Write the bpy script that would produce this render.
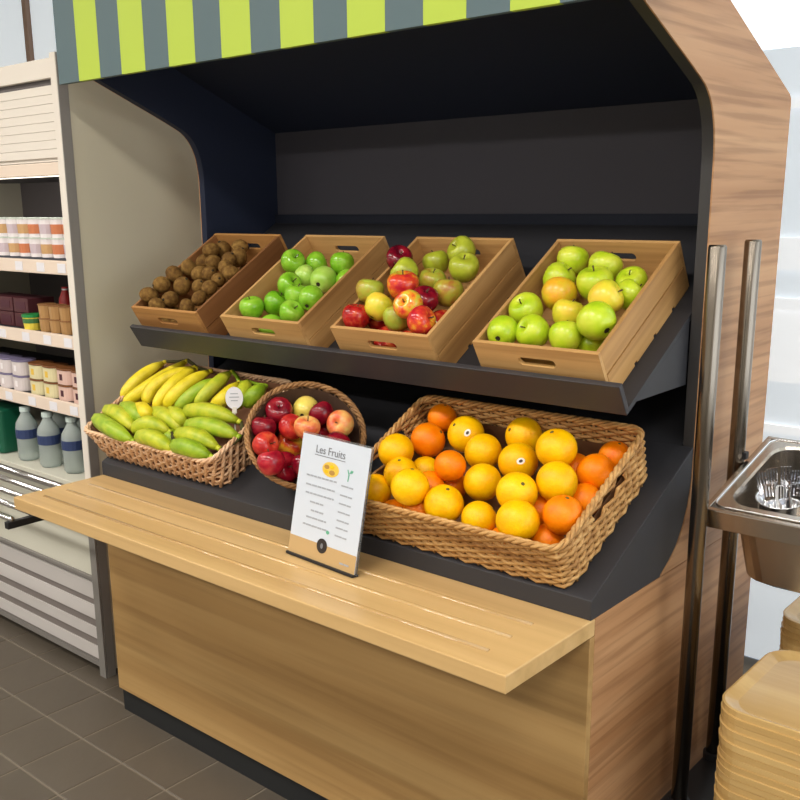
import bpy, bmesh, math, random
from mathutils import Vector, Matrix, Euler
random.seed(7)
S = bpy.context.scene
COL = S.collection
for o in list(bpy.data.objects): bpy.data.objects.remove(o)

# ------------------------------------------------------------------ camera
FPX = 981.99
yaw, pitch, roll = 0.73963, 0.24206, -0.016951
fw = Vector((-math.sin(yaw)*math.cos(pitch), math.cos(yaw)*math.cos(pitch), -math.sin(pitch)))
r0 = Vector((math.cos(yaw), math.sin(yaw), 0)); u0 = r0.cross(fw)
rr = math.cos(roll)*r0 + math.sin(roll)*u0
uu = -math.sin(roll)*r0 + math.cos(roll)*u0
cd = bpy.data.cameras.new('camera'); cam = bpy.data.objects.new('camera', cd); COL.objects.link(cam)
M = Matrix((rr, uu, -fw)).transposed().to_4x4(); M.translation = Vector((2.38679, -1.24091, 1.51271))
cam.matrix_world = M
cd.sensor_width = 36; cd.lens = FPX*36/800
cd.shift_x = (400-357.72)/800; cd.shift_y = (440.62-400)/800
cd.clip_start = .02
S.camera = cam

# ------------------------------------------------------------------ light
w = bpy.data.worlds.new('room_air'); S.world = w; w.use_nodes = True
w.node_tree.nodes['Background'].inputs[0].default_value = (.75, .85, 1, 1)
w.node_tree.nodes['Background'].inputs[1].default_value = 0.3
def area(name, loc, rot, sx, sy, power, color):
    l = bpy.data.lights.new(name, 'AREA'); l.shape = 'RECTANGLE'; l.size = sx; l.size_y = sy
    l.energy = power; l.color = color
    o = bpy.data.objects.new(name, l); o.location = loc; o.rotation_euler = rot; COL.objects.link(o); return o
CEIL = 2.75
LAMPS = [(x, y) for y in (-1.0, -3.0) for x in (-1.9, -.3, 1.3, 2.9)]
for x, y in LAMPS:
    area('ceiling_lamp_light', (x, y, CEIL-.045), (0, 0, 0), .9, .26, 26 if y > -2 else 34, (1, .955, .89))
area('side_window_daylight', (4.42, 0.2, 1.5), (0, math.radians(90), 0), 1.9, 3.2, 26, (.92, .96, 1))
VS = S.view_settings
S.display_settings.display_device = 'sRGB'
VS.view_transform = 'Standard'; VS.look = 'None'; VS.gamma = 1; VS.exposure = -0.17; VS.use_curve_mapping = False

# ------------------------------------------------------------------ materials
def lin(c): return tuple(((v/255)/12.92 if v/255 <= .04045 else ((v/255+.055)/1.055)**2.4) for v in c)
def mat(name, rgb, rough=.5, metal=0, bump=0, bscale=60, vary=0, spec=.5, emit=0, trans=0, coat=0, ior=1.45, sss=0):
    m = bpy.data.materials.new(name); m.use_nodes = True
    nt = m.node_tree; b = nt.nodes['Principled BSDF']; c = lin(rgb)
    b.inputs['Base Color'].default_value = (*c, 1); b.inputs['Roughness'].default_value = rough
    b.inputs['Metallic'].default_value = metal; b.inputs['Specular IOR Level'].default_value = spec
    b.inputs['Transmission Weight'].default_value = trans; b.inputs['IOR'].default_value = ior
    b.inputs['Coat Weight'].default_value = coat; b.inputs['Coat Roughness'].default_value = .1
    if emit:
        b.inputs['Emission Color'].default_value = (*c, 1); b.inputs['Emission Strength'].default_value = emit
    tc = nt.nodes.new('ShaderNodeTexCoord')
    nz = nt.nodes.new('ShaderNodeTexNoise'); nz.inputs['Scale'].default_value = bscale; nz.inputs['Detail'].default_value = 4
    nt.links.new(tc.outputs['Object'], nz.inputs['Vector'])
    if bump:
        bp = nt.nodes.new('ShaderNodeBump'); bp.inputs['Strength'].default_value = bump; bp.inputs['Distance'].default_value = .004
        nt.links.new(nz.outputs['Fac'], bp.inputs['Height']); nt.links.new(bp.outputs['Normal'], b.inputs['Normal'])
    if vary:
        oi = nt.nodes.new('ShaderNodeObjectInfo'); n2 = nt.nodes.new('ShaderNodeTexNoise'); n2.inputs['Scale'].default_value = bscale*.15
        nt.links.new(tc.outputs['Object'], n2.inputs['Vector'])
        ad = nt.nodes.new('ShaderNodeMath'); ad.operation = 'MULTIPLY_ADD'; ad.inputs[1].default_value = vary; ad.inputs[2].default_value = 1-vary*.5
        nt.links.new(oi.outputs['Random'], ad.inputs[0])
        a2 = nt.nodes.new('ShaderNodeMath'); a2.operation = 'MULTIPLY_ADD'; a2.inputs[1].default_value = vary; 
        nt.links.new(n2.outputs['Fac'], a2.inputs[0]); nt.links.new(ad.outputs[0], a2.inputs[2])
        a3 = nt.nodes.new('ShaderNodeMath'); a3.operation = 'SUBTRACT'; a3.inputs[1].default_value = vary*.5; nt.links.new(a2.outputs[0], a3.inputs[0])
        hs = nt.nodes.new('ShaderNodeHueSaturation'); hs.inputs['Color'].default_value = (*c, 1)
        nt.links.new(a3.outputs[0], hs.inputs['Value']); nt.links.new(hs.outputs['Color'], b.inputs['Base Color'])
    return m
def wood(name, dark, mid, light, along='X', scale=1.0, rough=.45, streak=.35, spec=.4):
    m = bpy.data.materials.new(name); m.use_nodes = True; nt = m.node_tree; b = nt.nodes['Principled BSDF']; N = nt.nodes.new; L = nt.links.new
    b.inputs['Roughness'].default_value = rough; b.inputs['Specular IOR Level'].default_value = spec
    tc = N('ShaderNodeTexCoord'); mp = N('ShaderNodeMapping'); oi = N('ShaderNodeObjectInfo')
    sc = {'X': (.45, 14, 14), 'Y': (14, .45, 14), 'Z': (14, 14, .45)}[along]
    mp.inputs['Scale'].default_value = tuple(v*scale for v in sc)
    L(tc.outputs['Object'], mp.inputs['Vector'])
    cb = N('ShaderNodeCombineXYZ'); ml = N('ShaderNodeMath'); ml.operation = 'MULTIPLY'; ml.inputs[1].default_value = 37
    L(oi.outputs['Random'], ml.inputs[0])
    for i in range(3): L(ml.outputs[0], cb.inputs[i])
    L(cb.outputs[0], mp.inputs['Location'])
    n1 = N('ShaderNodeTexNoise'); n1.inputs['Scale'].default_value = 1; n1.inputs['Detail'].default_value = 5; n1.inputs['Distortion'].default_value = .15
    n2 = N('ShaderNodeTexNoise'); n2.inputs['Scale'].default_value = 3; n2.inputs['Detail'].default_value = 6
    L(mp.outputs[0], n1.inputs['Vector']); L(mp.outputs[0], n2.inputs['Vector'])
    cr = N('ShaderNodeValToRGB'); e = cr.color_ramp.elements
    e[0].position = .28; e[0].color = (*lin(dark), 1); e[1].position = .72; e[1].color = (*lin(light), 1)
    k = cr.color_ramp.elements.new(.5); k.color = (*lin(mid), 1)
    L(n1.outputs['Fac'], cr.inputs['Fac'])
    c2 = N('ShaderNodeValToRGB'); f = c2.color_ramp.elements; f[0].position = .36; f[0].color = (.45, .36, .28, 1); f[1].position = .52; f[1].color = (1, 1, 1, 1)
    L(n2.outputs['Fac'], c2.inputs['Fac'])
    mx = N('ShaderNodeMix'); mx.data_type = 'RGBA'; mx.blend_type = 'MULTIPLY'; mx.inputs[0].default_value = streak
    L(cr.outputs[0], mx.inputs[6]); L(c2.outputs[0], mx.inputs[7]); L(mx.outputs[2], b.inputs['Base Color'])
    bp = N('ShaderNodeBump'); bp.inputs['Strength'].default_value = .08; bp.inputs['Distance'].default_value = .003
    L(n2.outputs['Fac'], bp.inputs['Height']); L(bp.outputs[0], b.inputs['Normal'])
    return m
def fruit_mat(name, stops, rough=.3, spec=.5, nscale=7, vmix=.5, bump=0, bscale=120, speck=None):
    """colour from a soft noise plus the height on the fruit, shifted per fruit"""
    m = bpy.data.materials.new(name); m.use_nodes = True; nt = m.node_tree; b = nt.nodes['Principled BSDF']; N = nt.nodes.new; L = nt.links.new
    b.inputs['Roughness'].default_value = rough; b.inputs['Specular IOR Level'].default_value = spec
    tc = N('ShaderNodeTexCoord'); oi = N('ShaderNodeObjectInfo')
    va = N('ShaderNodeVectorMath'); va.operation = 'ADD'; cb = N('ShaderNodeCombineXYZ'); ml = N('ShaderNodeMath'); ml.operation = 'MULTIPLY'; ml.inputs[1].default_value = 9
    L(oi.outputs['Random'], ml.inputs[0]); L(ml.outputs[0], cb.inputs[0]); L(ml.outputs[0], cb.inputs[1])
    L(tc.outputs['Object'], va.inputs[0]); L(cb.outputs[0], va.inputs[1])
    nz = N('ShaderNodeTexNoise'); nz.inputs['Scale'].default_value = nscale*4; nz.inputs['Detail'].default_value = 3
    L(va.outputs[0], nz.inputs['Vector'])
    gz = N('ShaderNodeSeparateXYZ'); L(tc.outputs['Object'], gz.inputs[0])
    g = N('ShaderNodeMath'); g.operation = 'MULTIPLY_ADD'; g.inputs[1].default_value = vmix; L(gz.outputs[0], g.inputs[0]); L(nz.outputs['Fac'], g.inputs[2])
    sh = N('ShaderNodeMath'); sh.operation = 'MULTIPLY_ADD'; sh.inputs[1].default_value = .16; L(oi.outputs['Random'], sh.inputs[0]); L(g.outputs[0], sh.inputs[2])
    sb = N('ShaderNodeMath'); sb.operation = 'SUBTRACT'; sb.inputs[1].default_value = .08; L(sh.outputs[0], sb.inputs[0])
    cr = N('ShaderNodeValToRGB'); e = cr.color_ramp.elements
    e[0].position = stops[0][0]; e[0].color = (*lin(stops[0][1]), 1); e[1].position = stops[-1][0]; e[1].color = (*lin(stops[-1][1]), 1)
    for p, c in stops[1:-1]: k = e.new(p); k.color = (*lin(c), 1)
    L(sb.outputs[0], cr.inputs['Fac']); L(cr.outputs[0], b.inputs['Base Color'])
    if bump:
        bn = N('ShaderNodeTexNoise'); bn.inputs['Scale'].default_value = bscale; bn.inputs['Detail'].default_value = 2; L(tc.outputs['Object'], bn.inputs['Vector'])
        bp = N('ShaderNodeBump'); bp.inputs['Strength'].default_value = bump; bp.inputs['Distance'].default_value = .002
        L(bn.outputs['Fac'], bp.inputs['Height']); L(bp.outputs[0], b.inputs['Normal'])
    return m
MT = {
 'oak': wood('pale oak laminate', (184, 149, 98), (198, 163, 110), (210, 176, 124), 'X', 1.0, .32, .12, .45),
 'oak_gloss': wood('polished oak strip', (184, 149, 98), (198, 163, 110), (210, 176, 124), 'X', 1.0, .06, .1, 1),
 'oak_front': wood('oak laminate front', (148, 114, 68), (168, 132, 82), (184, 150, 98), 'X', .8, .5, .3),
 'oak_side': wood('oak laminate side', (164, 118, 78), (180, 135, 94), (190, 147, 106), 'Y', 1.6, .5, .5),  # same laminate, with the pinkish daylight tint put into its colour
 'crate': wood('crate plywood', (172, 128, 76), (194, 150, 94), (208, 166, 110), 'X', 1.6, .55, .3),
 'crate_side': wood('crate plywood side', (166, 122, 72), (188, 144, 88), (204, 160, 104), 'Y', 1.6, .55, .3),
 'kiwi_crate': wood('darkened crate plywood', (158, 110, 60), (180, 130, 74), (196, 148, 90), 'X', 1.6, .55, .3),
 'kiwi_crate_shaded_side': wood('shade-darkened crate plywood side', (120, 78, 44), (140, 94, 54), (156, 110, 66), 'Y', 1.6, .55, .3),  # same wood as the other crates, shade on the sides put into the colour
 'black_sheet': mat('charcoal sheet metal', (46, 46, 50), .5, 0, .03, 200),
 'lip': mat('charcoal shelf lip', (54, 52, 55), .42, 0, .02, 200),
 'navy': mat('matt navy lining', (24, 32, 54), .75, 0, .03, 150),
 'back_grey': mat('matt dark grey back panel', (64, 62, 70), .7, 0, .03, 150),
 'back_black': mat('matt blue black shade-darkened back panel', (20, 26, 42), .75, 0, .03, 150),
 'edge': mat('dark edging', (50, 48, 48), .5, 0, .02, 200),
 'plinth': mat('black plinth', (30, 32, 34), .5, 0, .03, 150),
 'lime': mat('lime awning stripe', (172, 194, 64), .55, 0, .03, 180),
 'slate': mat('slate green awning stripe', (80, 100, 106), .55, 0, .03, 180),
 'beige': mat('beige painted metal', (196, 189, 168), .55, 0, .03, 90),
 'frwhite': mat('off white painted metal', (222, 214, 204), .4, 0, .02, 90),
 'frgrey': mat('grey profile', (132, 128, 124), .45, 0, .02, 90),
 'frdark': mat('dark cabinet lining', (92, 86, 86), .6, 0, .02, 90),
 'frpale': mat('pale grey enamel', (206, 204, 190), .4, 0, .02, 90),
 'slatw': mat('louvre slat white', (205, 200, 198), .45, 0, .02, 90),
 'slatg': mat('louvre recess grey', (128, 120, 117), .55, 0, .02, 90),
 'rail': mat('price rail', (224, 206, 190), .4, 0, .02, 90),
 'ticket': mat('white price ticket', (222, 220, 226), .6),
 'steel': mat('brushed steel', (188, 180, 170), .26, 1, .04, 40),
 'steel_warm': mat('satin steel tube', (128, 120, 110), .25, 1, .02, 30),
 'chrome': mat('polished steel', (225, 225, 228), .1, 1),
 'black_plastic': mat('black plastic', (24, 24, 26), .45),
 'tile': mat('grey brown floor tile', (86, 78, 68), .45, 0, .12, 40, .16),
 'grout': mat('brown grey grout', (122, 112, 98), .8, 0, .1, 80),
 'wall': mat('white wall paint', (232, 230, 224), .8, 0, .04, 60),
 'ceiling': mat('white ceiling paint', (236, 235, 230), .85, 0, .04, 60),
 'frame_white': mat('glowing white window band', (248, 250, 252), .5, 0, .02, 60, 0, .5, .55),  # white window rails and one pale pane, glow added as if backlit
 'pane': mat('frosted daylit glass', (222, 229, 235), .5, 0, .02, 20, 0, .3, .58),
 'pane_bright': mat('daylit clear glass', (240, 247, 252), .4, 0, .02, 20, 0, .3, 1.1),
 'mullion': mat('brown window mullion', (150, 122, 104), .5, 0, .02, 60),
 'lamp': mat('lit lamp diffuser', (255, 244, 224), .5, emit=4),
 'tray': wood('birch tray', (182, 146, 88), (198, 163, 104), (212, 180, 122), 'X', 1.0, .18, .12, .8),
 'wicker': wood('natural wicker', (150, 104, 54), (186, 140, 82), (214, 172, 112), 'X', 3, .6, .35),
 'wicker_pink': wood('rosy wicker', (190, 146, 108), (220, 178, 140), (238, 206, 172), 'X', 3, .6, .25),
 'wicker_dark': wood('brown wicker', (96, 66, 40), (128, 92, 58), (158, 120, 80), 'X', 3, .6, .4),
 'liner': mat('brown basket inside', (112, 78, 50), .8, 0, .3, 60),
 'green_apple': fruit_mat('green apple skin', [(.25, (98, 160, 24)), (.5, (130, 186, 42)), (.75, (166, 206, 74))], .14),
 'pale_apple': fruit_mat('pale green apple skin', [(.25, (140, 190, 60)), (.5, (168, 208, 84)), (.75, (196, 220, 116))], .28),
 'golden_apple': fruit_mat('yellow green apple skin', [(.25, (150, 186, 24)), (.5, (182, 204, 36)), (.8, (212, 216, 70))], .28),
 'yellow_apple': fruit_mat('yellow apple skin', [(.25, (190, 196, 40)), (.5, (224, 204, 56)), (.8, (236, 190, 66))], .28),
 'blush_apple': fruit_mat('orange blushed apple skin', [(.25, (206, 188, 40)), (.5, (232, 170, 40)), (.8, (236, 150, 44))], .28),
 'red_apple': fruit_mat('red striped apple skin', [(.3, (138, 20, 22)), (.5, (180, 36, 32)), (.72, (204, 104, 50))], .12, nscale=14),
 'mixed_apple': fruit_mat('red and yellow apple skin', [(.3, (184, 26, 44)), (.5, (216, 74, 40)), (.62, (232, 150, 44)), (.75, (206, 190, 60))], .14, nscale=12, vmix=4),
 'dull_apple': fruit_mat('green apple skin with brown blush', [(.3, (166, 110, 48)), (.46, (176, 156, 52)), (.7, (164, 178, 60))], .28, nscale=12, vmix=4),
 'olive_apple': fruit_mat('olive green apple skin', [(.3, (150, 150, 36)), (.5, (168, 178, 48)), (.75, (190, 196, 66))], .28),
 'dark_apple': fruit_mat('dark red apple skin', [(.3, (78, 8, 24)), (.5, (118, 12, 32)), (.75, (150, 26, 38))], .14, nscale=12),
 'crimson_apple': fruit_mat('crimson apple skin', [(.3, (122, 10, 32)), (.5, (158, 18, 40)), (.75, (186, 48, 54))], .18, nscale=12),
 'peach_apple': fruit_mat('peach coloured apple skin', [(.3, (216, 96, 60)), (.5, (232, 144, 84)), (.75, (236, 196, 110))], .25, nscale=12, vmix=4),
 'orange_apple': fruit_mat('orange red apple skin', [(.3, (172, 32, 34)), (.5, (202, 56, 42)), (.75, (220, 112, 66))], .22, nscale=12, vmix=4),
 'cream_apple': fruit_mat('cream yellow apple skin', [(.3, (216, 190, 70)), (.5, (232, 212, 100)), (.75, (236, 196, 100))], .25),
 'kiwi': fruit_mat('kiwi fuzz', [(.3, (88, 60, 26)), (.5, (116, 84, 40)), (.75, (146, 112, 58))], .8, .2, 20, .5, .6, 260),
 'orange_deep': fruit_mat('deep orange peel', [(.25, (232, 112, 0)), (.5, (242, 128, 0)), (.75, (246, 142, 4))], .38, .3, 8, .5, .35, 320),
 'orange_yel': fruit_mat('yellow orange peel', [(.25, (236, 164, 0)), (.5, (246, 184, 0)), (.75, (248, 198, 6))], .38, .3, 8, .5, .35, 320),
 'ban_yel': fruit_mat('yellow banana skin', [(.25, (206, 186, 24)), (.5, (228, 206, 40)), (.75, (236, 216, 66))], .42, .4, 9, 0, .1, 60),
 'ban_mid': fruit_mat('green yellow banana skin', [(.25, (148, 168, 30)), (.5, (184, 190, 44)), (.75, (208, 200, 62))], .42, .4, 9, 0, .1, 60),
 'ban_green': fruit_mat('green banana skin', [(.25, (118, 152, 24)), (.5, (146, 174, 36)), (.75, (174, 188, 50))], .42, .4, 9, 0, .1, 60),
 'stem': mat('brown stem', (74, 56, 30), .8, 0, .3, 200),
 'calyx': mat('dark calyx', (48, 38, 20), .9, 0, .3, 200),
 'ban_tip': mat('banana tip', (70, 66, 30), .8, 0, .3, 200),
 'orange_navel': mat('orange stem button', (92, 84, 34), .8, 0, .3, 200),
 'sticker': mat('fruit sticker', (238, 236, 226), .4),
 'sticker_dark': mat('dark sticker print', (70, 60, 50), .5),
 'paper': mat('white paper', (198, 205, 216), .6, 0, .01, 60),
 'kraft': mat('kraft paper band', (186, 154, 106), .6, 0, .02, 60),
 'ink': mat('grey ink', (158, 162, 170), .7),
 'ink_dark': mat('dark ink', (120, 122, 128), .7),
 'logo': mat('black logo', (40, 34, 32), .5),
 'acrylic': mat('clear acrylic', (235, 240, 244), .08, trans=.92, ior=1.3),
 'pic_y': mat('printed yellow', (222, 184, 70), .6), 'pic_b': mat('printed brown', (170, 128, 60), .6), 'pic_g': mat('printed green', (96, 170, 140), .6),
 'pet': mat('clear bottle plastic', (214, 224, 220), .08, trans=.6, ior=1.12, spec=.6), 'blue': mat('blue bottle label', (44, 58, 98), .45),
 'bcap': mat('pale bottle cap', (190, 204, 200), .4), 'green_pack': mat('dark green packaging', (16, 84, 60), .4), 'cyan': mat('cyan printed film', (110, 196, 214), .4),
 'cup_white': mat('white yoghurt cup', (228, 222, 224), .4), 'cup_orange': mat('orange print', (198, 120, 80), .5), 'cup_ochre': mat('ochre print', (196, 156, 108), .5), 'cup_lilac': mat('pale lilac print', (196, 180, 188), .5), 'foil': mat('pale foil lid', (206, 216, 206), .3, .3),
 'caramel': mat('caramel pot', (172, 132, 84), .4), 'caramel_lid': mat('caramel lid', (140, 96, 56), .45), 'maroon': mat('maroon carton', (76, 34, 40), .5), 'green_lid': mat('green lid', (30, 132, 66), .4), 'lemon': mat('lemon print', (220, 200, 70), .5),
 'red_film': mat('red wrap', (176, 44, 46), .4), 'leaf_film': mat('green wrap', (66, 116, 66), .4),
 'tub_cream': mat('cream dessert tub', (212, 202, 160), .4), 'tub_pink': mat('pink dessert tub', (212, 178, 166), .4), 'tub_lid': mat('brown foil lid', (120, 74, 40), .35), 'tub_lilac': mat('pale dessert tub', (206, 196, 196), .4), 'lilac_lid': mat('grey lilac lid', (118, 110, 140), .4), 'print_dark': mat('dark print', (70, 24, 40), .5),
 'liner_rosy': mat('rosy basket wall', (150, 106, 78), .8, 0, .3, 60),
 'wicker_rim': wood('brown wicker rim', (118, 82, 48), (152, 110, 66), (178, 136, 88), 'X', 3, .6, .4),
 'liner_dark': mat('dark brown basket inside', (70, 48, 34), .8, 0, .3, 60),
 'skirt': mat('dark shelf board', (44, 46, 54), .6),
}

# ------------------------------------------------------------------ mesh helpers
class MB:
    def __init__(s): s.v = []; s.f = []
    def add(s, vs, fs, mtx=None):
        k = len(s.v)
        s.v += [tuple(mtx @ Vector(p)) if mtx else tuple(p) for p in vs]; s.f += [tuple(i+k for i in f) for f in fs]; return s
    def box(s, x0, x1, y0, y1, z0, z1, mtx=None):
        vs = [(x, y, z) for z in (z0, z1) for y in (y0, y1) for x in (x0, x1)]
        return s.add(vs, [(0, 2, 3, 1), (4, 5, 7, 6), (0, 1, 5, 4), (2, 6, 7, 3), (0, 4, 6, 2), (1, 3, 7, 5)], mtx)
    def prism(s, poly, a0, a1, axis='X', mtx=None):
        n = len(poly)
        def P(p, a): return {'X': (a, p[0], p[1]), 'Y': (p[0], a, p[1]), 'Z': (p[0], p[1], a)}[axis]
        vs = [P(p, a0) for p in poly]+[P(p, a1) for p in poly]
        fs = [tuple(range(n))[::-1], tuple(range(n, 2*n))]+[(i, (i+1) % n, n+(i+1) % n, n+i) for i in range(n)]
        return s.add(vs, fs, mtx)
    def tube(s, pts, rad, seg=8, cap=True, closed=False, flat=1.0):
        pts = [Vector(p) for p in pts]; n = len(pts); rs = rad if isinstance(rad, (list, tuple)) else [rad]*n
        vs = []; pn = None
        for i, p in enumerate(pts):
            if closed: t = pts[(i+1) % n]-pts[i-1]
            else: t = pts[min(i+1, n-1)]-pts[max(i-1, 0)]
            t.normalize()
            if pn is None:
                a = Vector((0, 0, 1)) if abs(t.z) < .9 else Vector((1, 0, 0)); pn = (a-t*a.dot(t)).normalized()
            else:
                pn = pn-t*pn.dot(t)
                pn = pn.normalized() if pn.length > 1e-6 else t.orthogonal().normalized()
            b = t.cross(pn)
            for k in range(seg):
                a = 2*math.pi*k/seg; vs.append(p+rs[i]*(math.cos(a)*pn+flat*math.sin(a)*b))
        fs = []
        m = n if closed else n-1
        for i in range(m):
            for k in range(seg):
                j = (i+1) % n; fs.append((i*seg+k, i*seg+(k+1) % seg, j*seg+(k+1) % seg, j*seg+k))
        if cap and not closed: fs += [tuple(range(seg))[::-1], tuple((n-1)*seg+k for k in range(seg))]
        return s.add(vs, fs)
    def lathe(s, prof, seg=16, mtx=None):
        vs = []; fs = []; idx = []
        for r, z in prof:
            if r < 1e-6: idx.append([len(vs)]); vs.append((0, 0, z))
            else:
                idx.append(list(range(len(vs), len(vs)+seg)))
                vs += [(r*math.cos(2*math.pi*k/seg), r*math.sin(2*math.pi*k/seg), z) for k in range(seg)]
        for a, b in zip(idx, idx[1:]):
            for k in range(seg):
                k2 = (k+1) % seg
                if len(a) == 1 and len(b) == 1: continue
                if len(a) == 1: fs.append((a[0], b[k2], b[k]))
                elif len(b) == 1: fs.append((a[k], a[k2], b[0]))
                else: fs.append((a[k], a[k2], b[k2], b[k]))
        if len(idx[0]) > 1: fs.append(tuple(idx[0])[::-1])
        if len(idx[-1]) > 1: fs.append(tuple(idx[-1]))
        return s.add(vs, fs, mtx)
    def mesh(s, name, m, smooth=False):
        me = bpy.data.meshes.new(name); me.from_pydata(s.v, [], s.f); me.update()
        bm = bmesh.new(); bm.from_mesh(me); bmesh.ops.recalc_face_normals(bm, faces=bm.faces); bm.to_mesh(me); bm.free()
        me.materials.append(m)
        if smooth:
            for p in me.polygons: p.use_smooth = True
        return me
    def build(s, name, m, parent=None, smooth=False, bevel=0, world=False):
        m = MT[m] if isinstance(m, str) else m
        o = bpy.data.objects.new(name, s.mesh(name, m, smooth)); COL.objects.link(o)
        if parent:
            o.parent = parent
            if world: o.location = parent.matrix_basis.inverted() @ Vector((0, 0, 0)) if not parent.parent else (0, 0, 0)
        if bevel:
            b = o.modifiers.new('bevel', 'BEVEL'); b.width = bevel; b.segments = 2; b.limit_method = 'ANGLE'; b.angle_limit = .7
        return o
def link_mesh(name, me, parent=None, loc=(0, 0, 0), rot=(0, 0, 0)):
    o = bpy.data.objects.new(name, me); COL.objects.link(o); o.parent = parent; o.location = loc; o.rotation_euler = rot; return o
def tag(o, label, cat, group=None):
    o['label'] = label; o['category'] = cat
    if group: o['group'] = group
    return o
def thing(name, label, cat, loc=(0, 0, 0), rot=(0, 0, 0), group=None):
    o = bpy.data.objects.new(name, None); o.empty_display_size = .05; COL.objects.link(o); o.location = loc; o.rotation_euler = rot
    return tag(o, label, cat, group)
def struct(o): o['kind'] = 'structure'; return o
def copy_tree(o, parent=None):
    c = o.copy(); COL.objects.link(c); c.parent = parent
    for ch in o.children: copy_tree(ch, c)
    return c
def rrect(x0, x1, y0, y1, r, n=6):
    out = []
    for cx, cy, a0 in ((x1-r, y1-r, 0), (x0+r, y1-r, 90), (x0+r, y0+r, 180), (x1-r, y0+r, 270)):
        for k in range(n+1):
            a = math.radians(a0+90*k/n); out.append((cx+r*math.cos(a), cy+r*math.sin(a)))
    return out
def holed(outer, hole, a0, a1, axis, name, m, parent):
    """a board with a cut-out: outline and hole are loops in the plane across the axis"""
    bm = bmesh.new()
    def P(p, a): return {'X': (a, p[0], p[1]), 'Y': (p[0], a, p[1]), 'Z': (p[0], p[1], a)}[axis]
    es = []
    for loop in (outer, hole):
        vs = [bm.verts.new(P(p, a0)) for p in loop]
        es += [bm.edges.new((vs[i], vs[(i+1) % len(vs)])) for i in range(len(vs))]
    bmesh.ops.triangle_fill(bm, edges=es, use_beauty=True)
    r = bmesh.ops.extrude_face_region(bm, geom=bm.faces[:])
    d = Vector(P((0, 0), a1))-Vector(P((0, 0), a0))
    bmesh.ops.translate(bm, vec=d, verts=[g for g in r['geom'] if isinstance(g, bmesh.types.BMVert)])
    bmesh.ops.recalc_face_normals(bm, faces=bm.faces)
    me = bpy.data.meshes.new(name); bm.to_mesh(me); bm.free(); me.materials.append(MT[m])
    o = bpy.data.objects.new(name, me); COL.objects.link(o); o.parent = parent; return o
ORD = ['first', 'second', 'third', 'fourth', 'fifth', 'sixth', 'seventh', 'eighth', 'ninth', 'tenth', 'eleventh', 'twelfth', 'thirteenth', 'fourteenth', 'fifteenth', 'sixteenth', 'seventeenth', 'eighteenth', 'nineteenth', 'twentieth'] + ['twenty-' + s for s in ('first', 'second', 'third', 'fourth', 'fifth', 'sixth', 'seventh', 'eighth', 'ninth')]
RX = lambda d: Matrix.Rotation(math.radians(d), 4, 'X')
UPO, UPA = Vector((0, .497, 1.157)), 31.0      # the sloped upper shelf: a point on it and its pitch
LOO, LOA = Vector((0, .297, .80)), 27.5        # the sloped lower tray
UPM = Matrix.Translation(UPO) @ RX(UPA); LOM = Matrix.Translation(LOO) @ RX(LOA)
W = 1.5734

# fruit: (across, up the slope, above it, radius, kind) measured on the shelf it lies on
C4 = [ (1.273,0.272,0.087,0.0358,'g'), (1.358,0.257,0.085,0.0369,'g'), (1.273,0.206,0.086,0.0352,'g'), (1.435,0.220,0.075,0.0333,'g'), (1.370,0.189,0.090,0.0394,'g'), (1.308,0.145,0.090,0.0387,'o'), (1.458,0.164,0.084,0.0333,'g'), (1.438,0.110,0.116,0.0353,'y'), (1.266,0.081,0.094,0.0366,'g'), (1.359,0.087,0.087,0.0333,'y'), (1.453,0.042,0.110,0.0385,'g'), (1.262,-0.009,0.105,0.0333,'g'), (1.321,0.012,0.095,0.0354,'g'), (1.389,0.017,0.085,0.0344,'g'), (1.420,0.047,0.045,0.0333,'g') ]
C3 = [ (0.984,0.270,0.106,0.0345,'g'), (0.861,0.188,0.135,0.0333,'d'), (0.916,0.245,0.087,0.0333,'g'), (1.023,0.213,0.099,0.0359,'g'), (0.906,0.146,0.129,0.0333,'g'), (0.951,0.173,0.087,0.0333,'b'), (0.942,0.089,0.132,0.0390,'m'), (0.861,0.062,0.132,0.0333,'b'), (1.024,0.133,0.086,0.0350,'b'), (1.006,0.074,0.108,0.0333,'d'), (1.010,0.018,0.135,0.0333,'m'), (0.908,0.025,0.117,0.0333,'y'), (0.859,-0.007,0.108,0.0333,'r'), (0.962,0.017,0.096,0.0333,'b'), (1.054,-0.009,0.115,0.0342,'m'), (0.881,0.041,0.060,0.0333,'r'), (0.931,-0.008,0.047,0.0351,'r'), (1.002,-0.008,0.047,0.0351,'r'), (1.037,0.062,0.047,0.0351,'r') ]
C2 = [ (0.469,0.200,0.105,0.0328,'g'), (0.506,0.241,0.072,0.0328,'g'), (0.598,0.245,0.072,0.0332,'g'), (0.519,0.177,0.075,0.0328,'p'), (0.587,0.173,0.071,0.0355,'p'), (0.521,0.116,0.093,0.0328,'g'), (0.573,0.084,0.084,0.0328,'g'), (0.634,0.073,0.087,0.0328,'g'), (0.503,0.062,0.070,0.0341,'g'), (0.475,0.010,0.093,0.0328,'g'), (0.597,0.026,0.075,0.0328,'g'), (0.539,-0.008,0.047,0.0347,'g'), (0.643,0.200,0.047,0.0347,'g') ]
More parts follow.
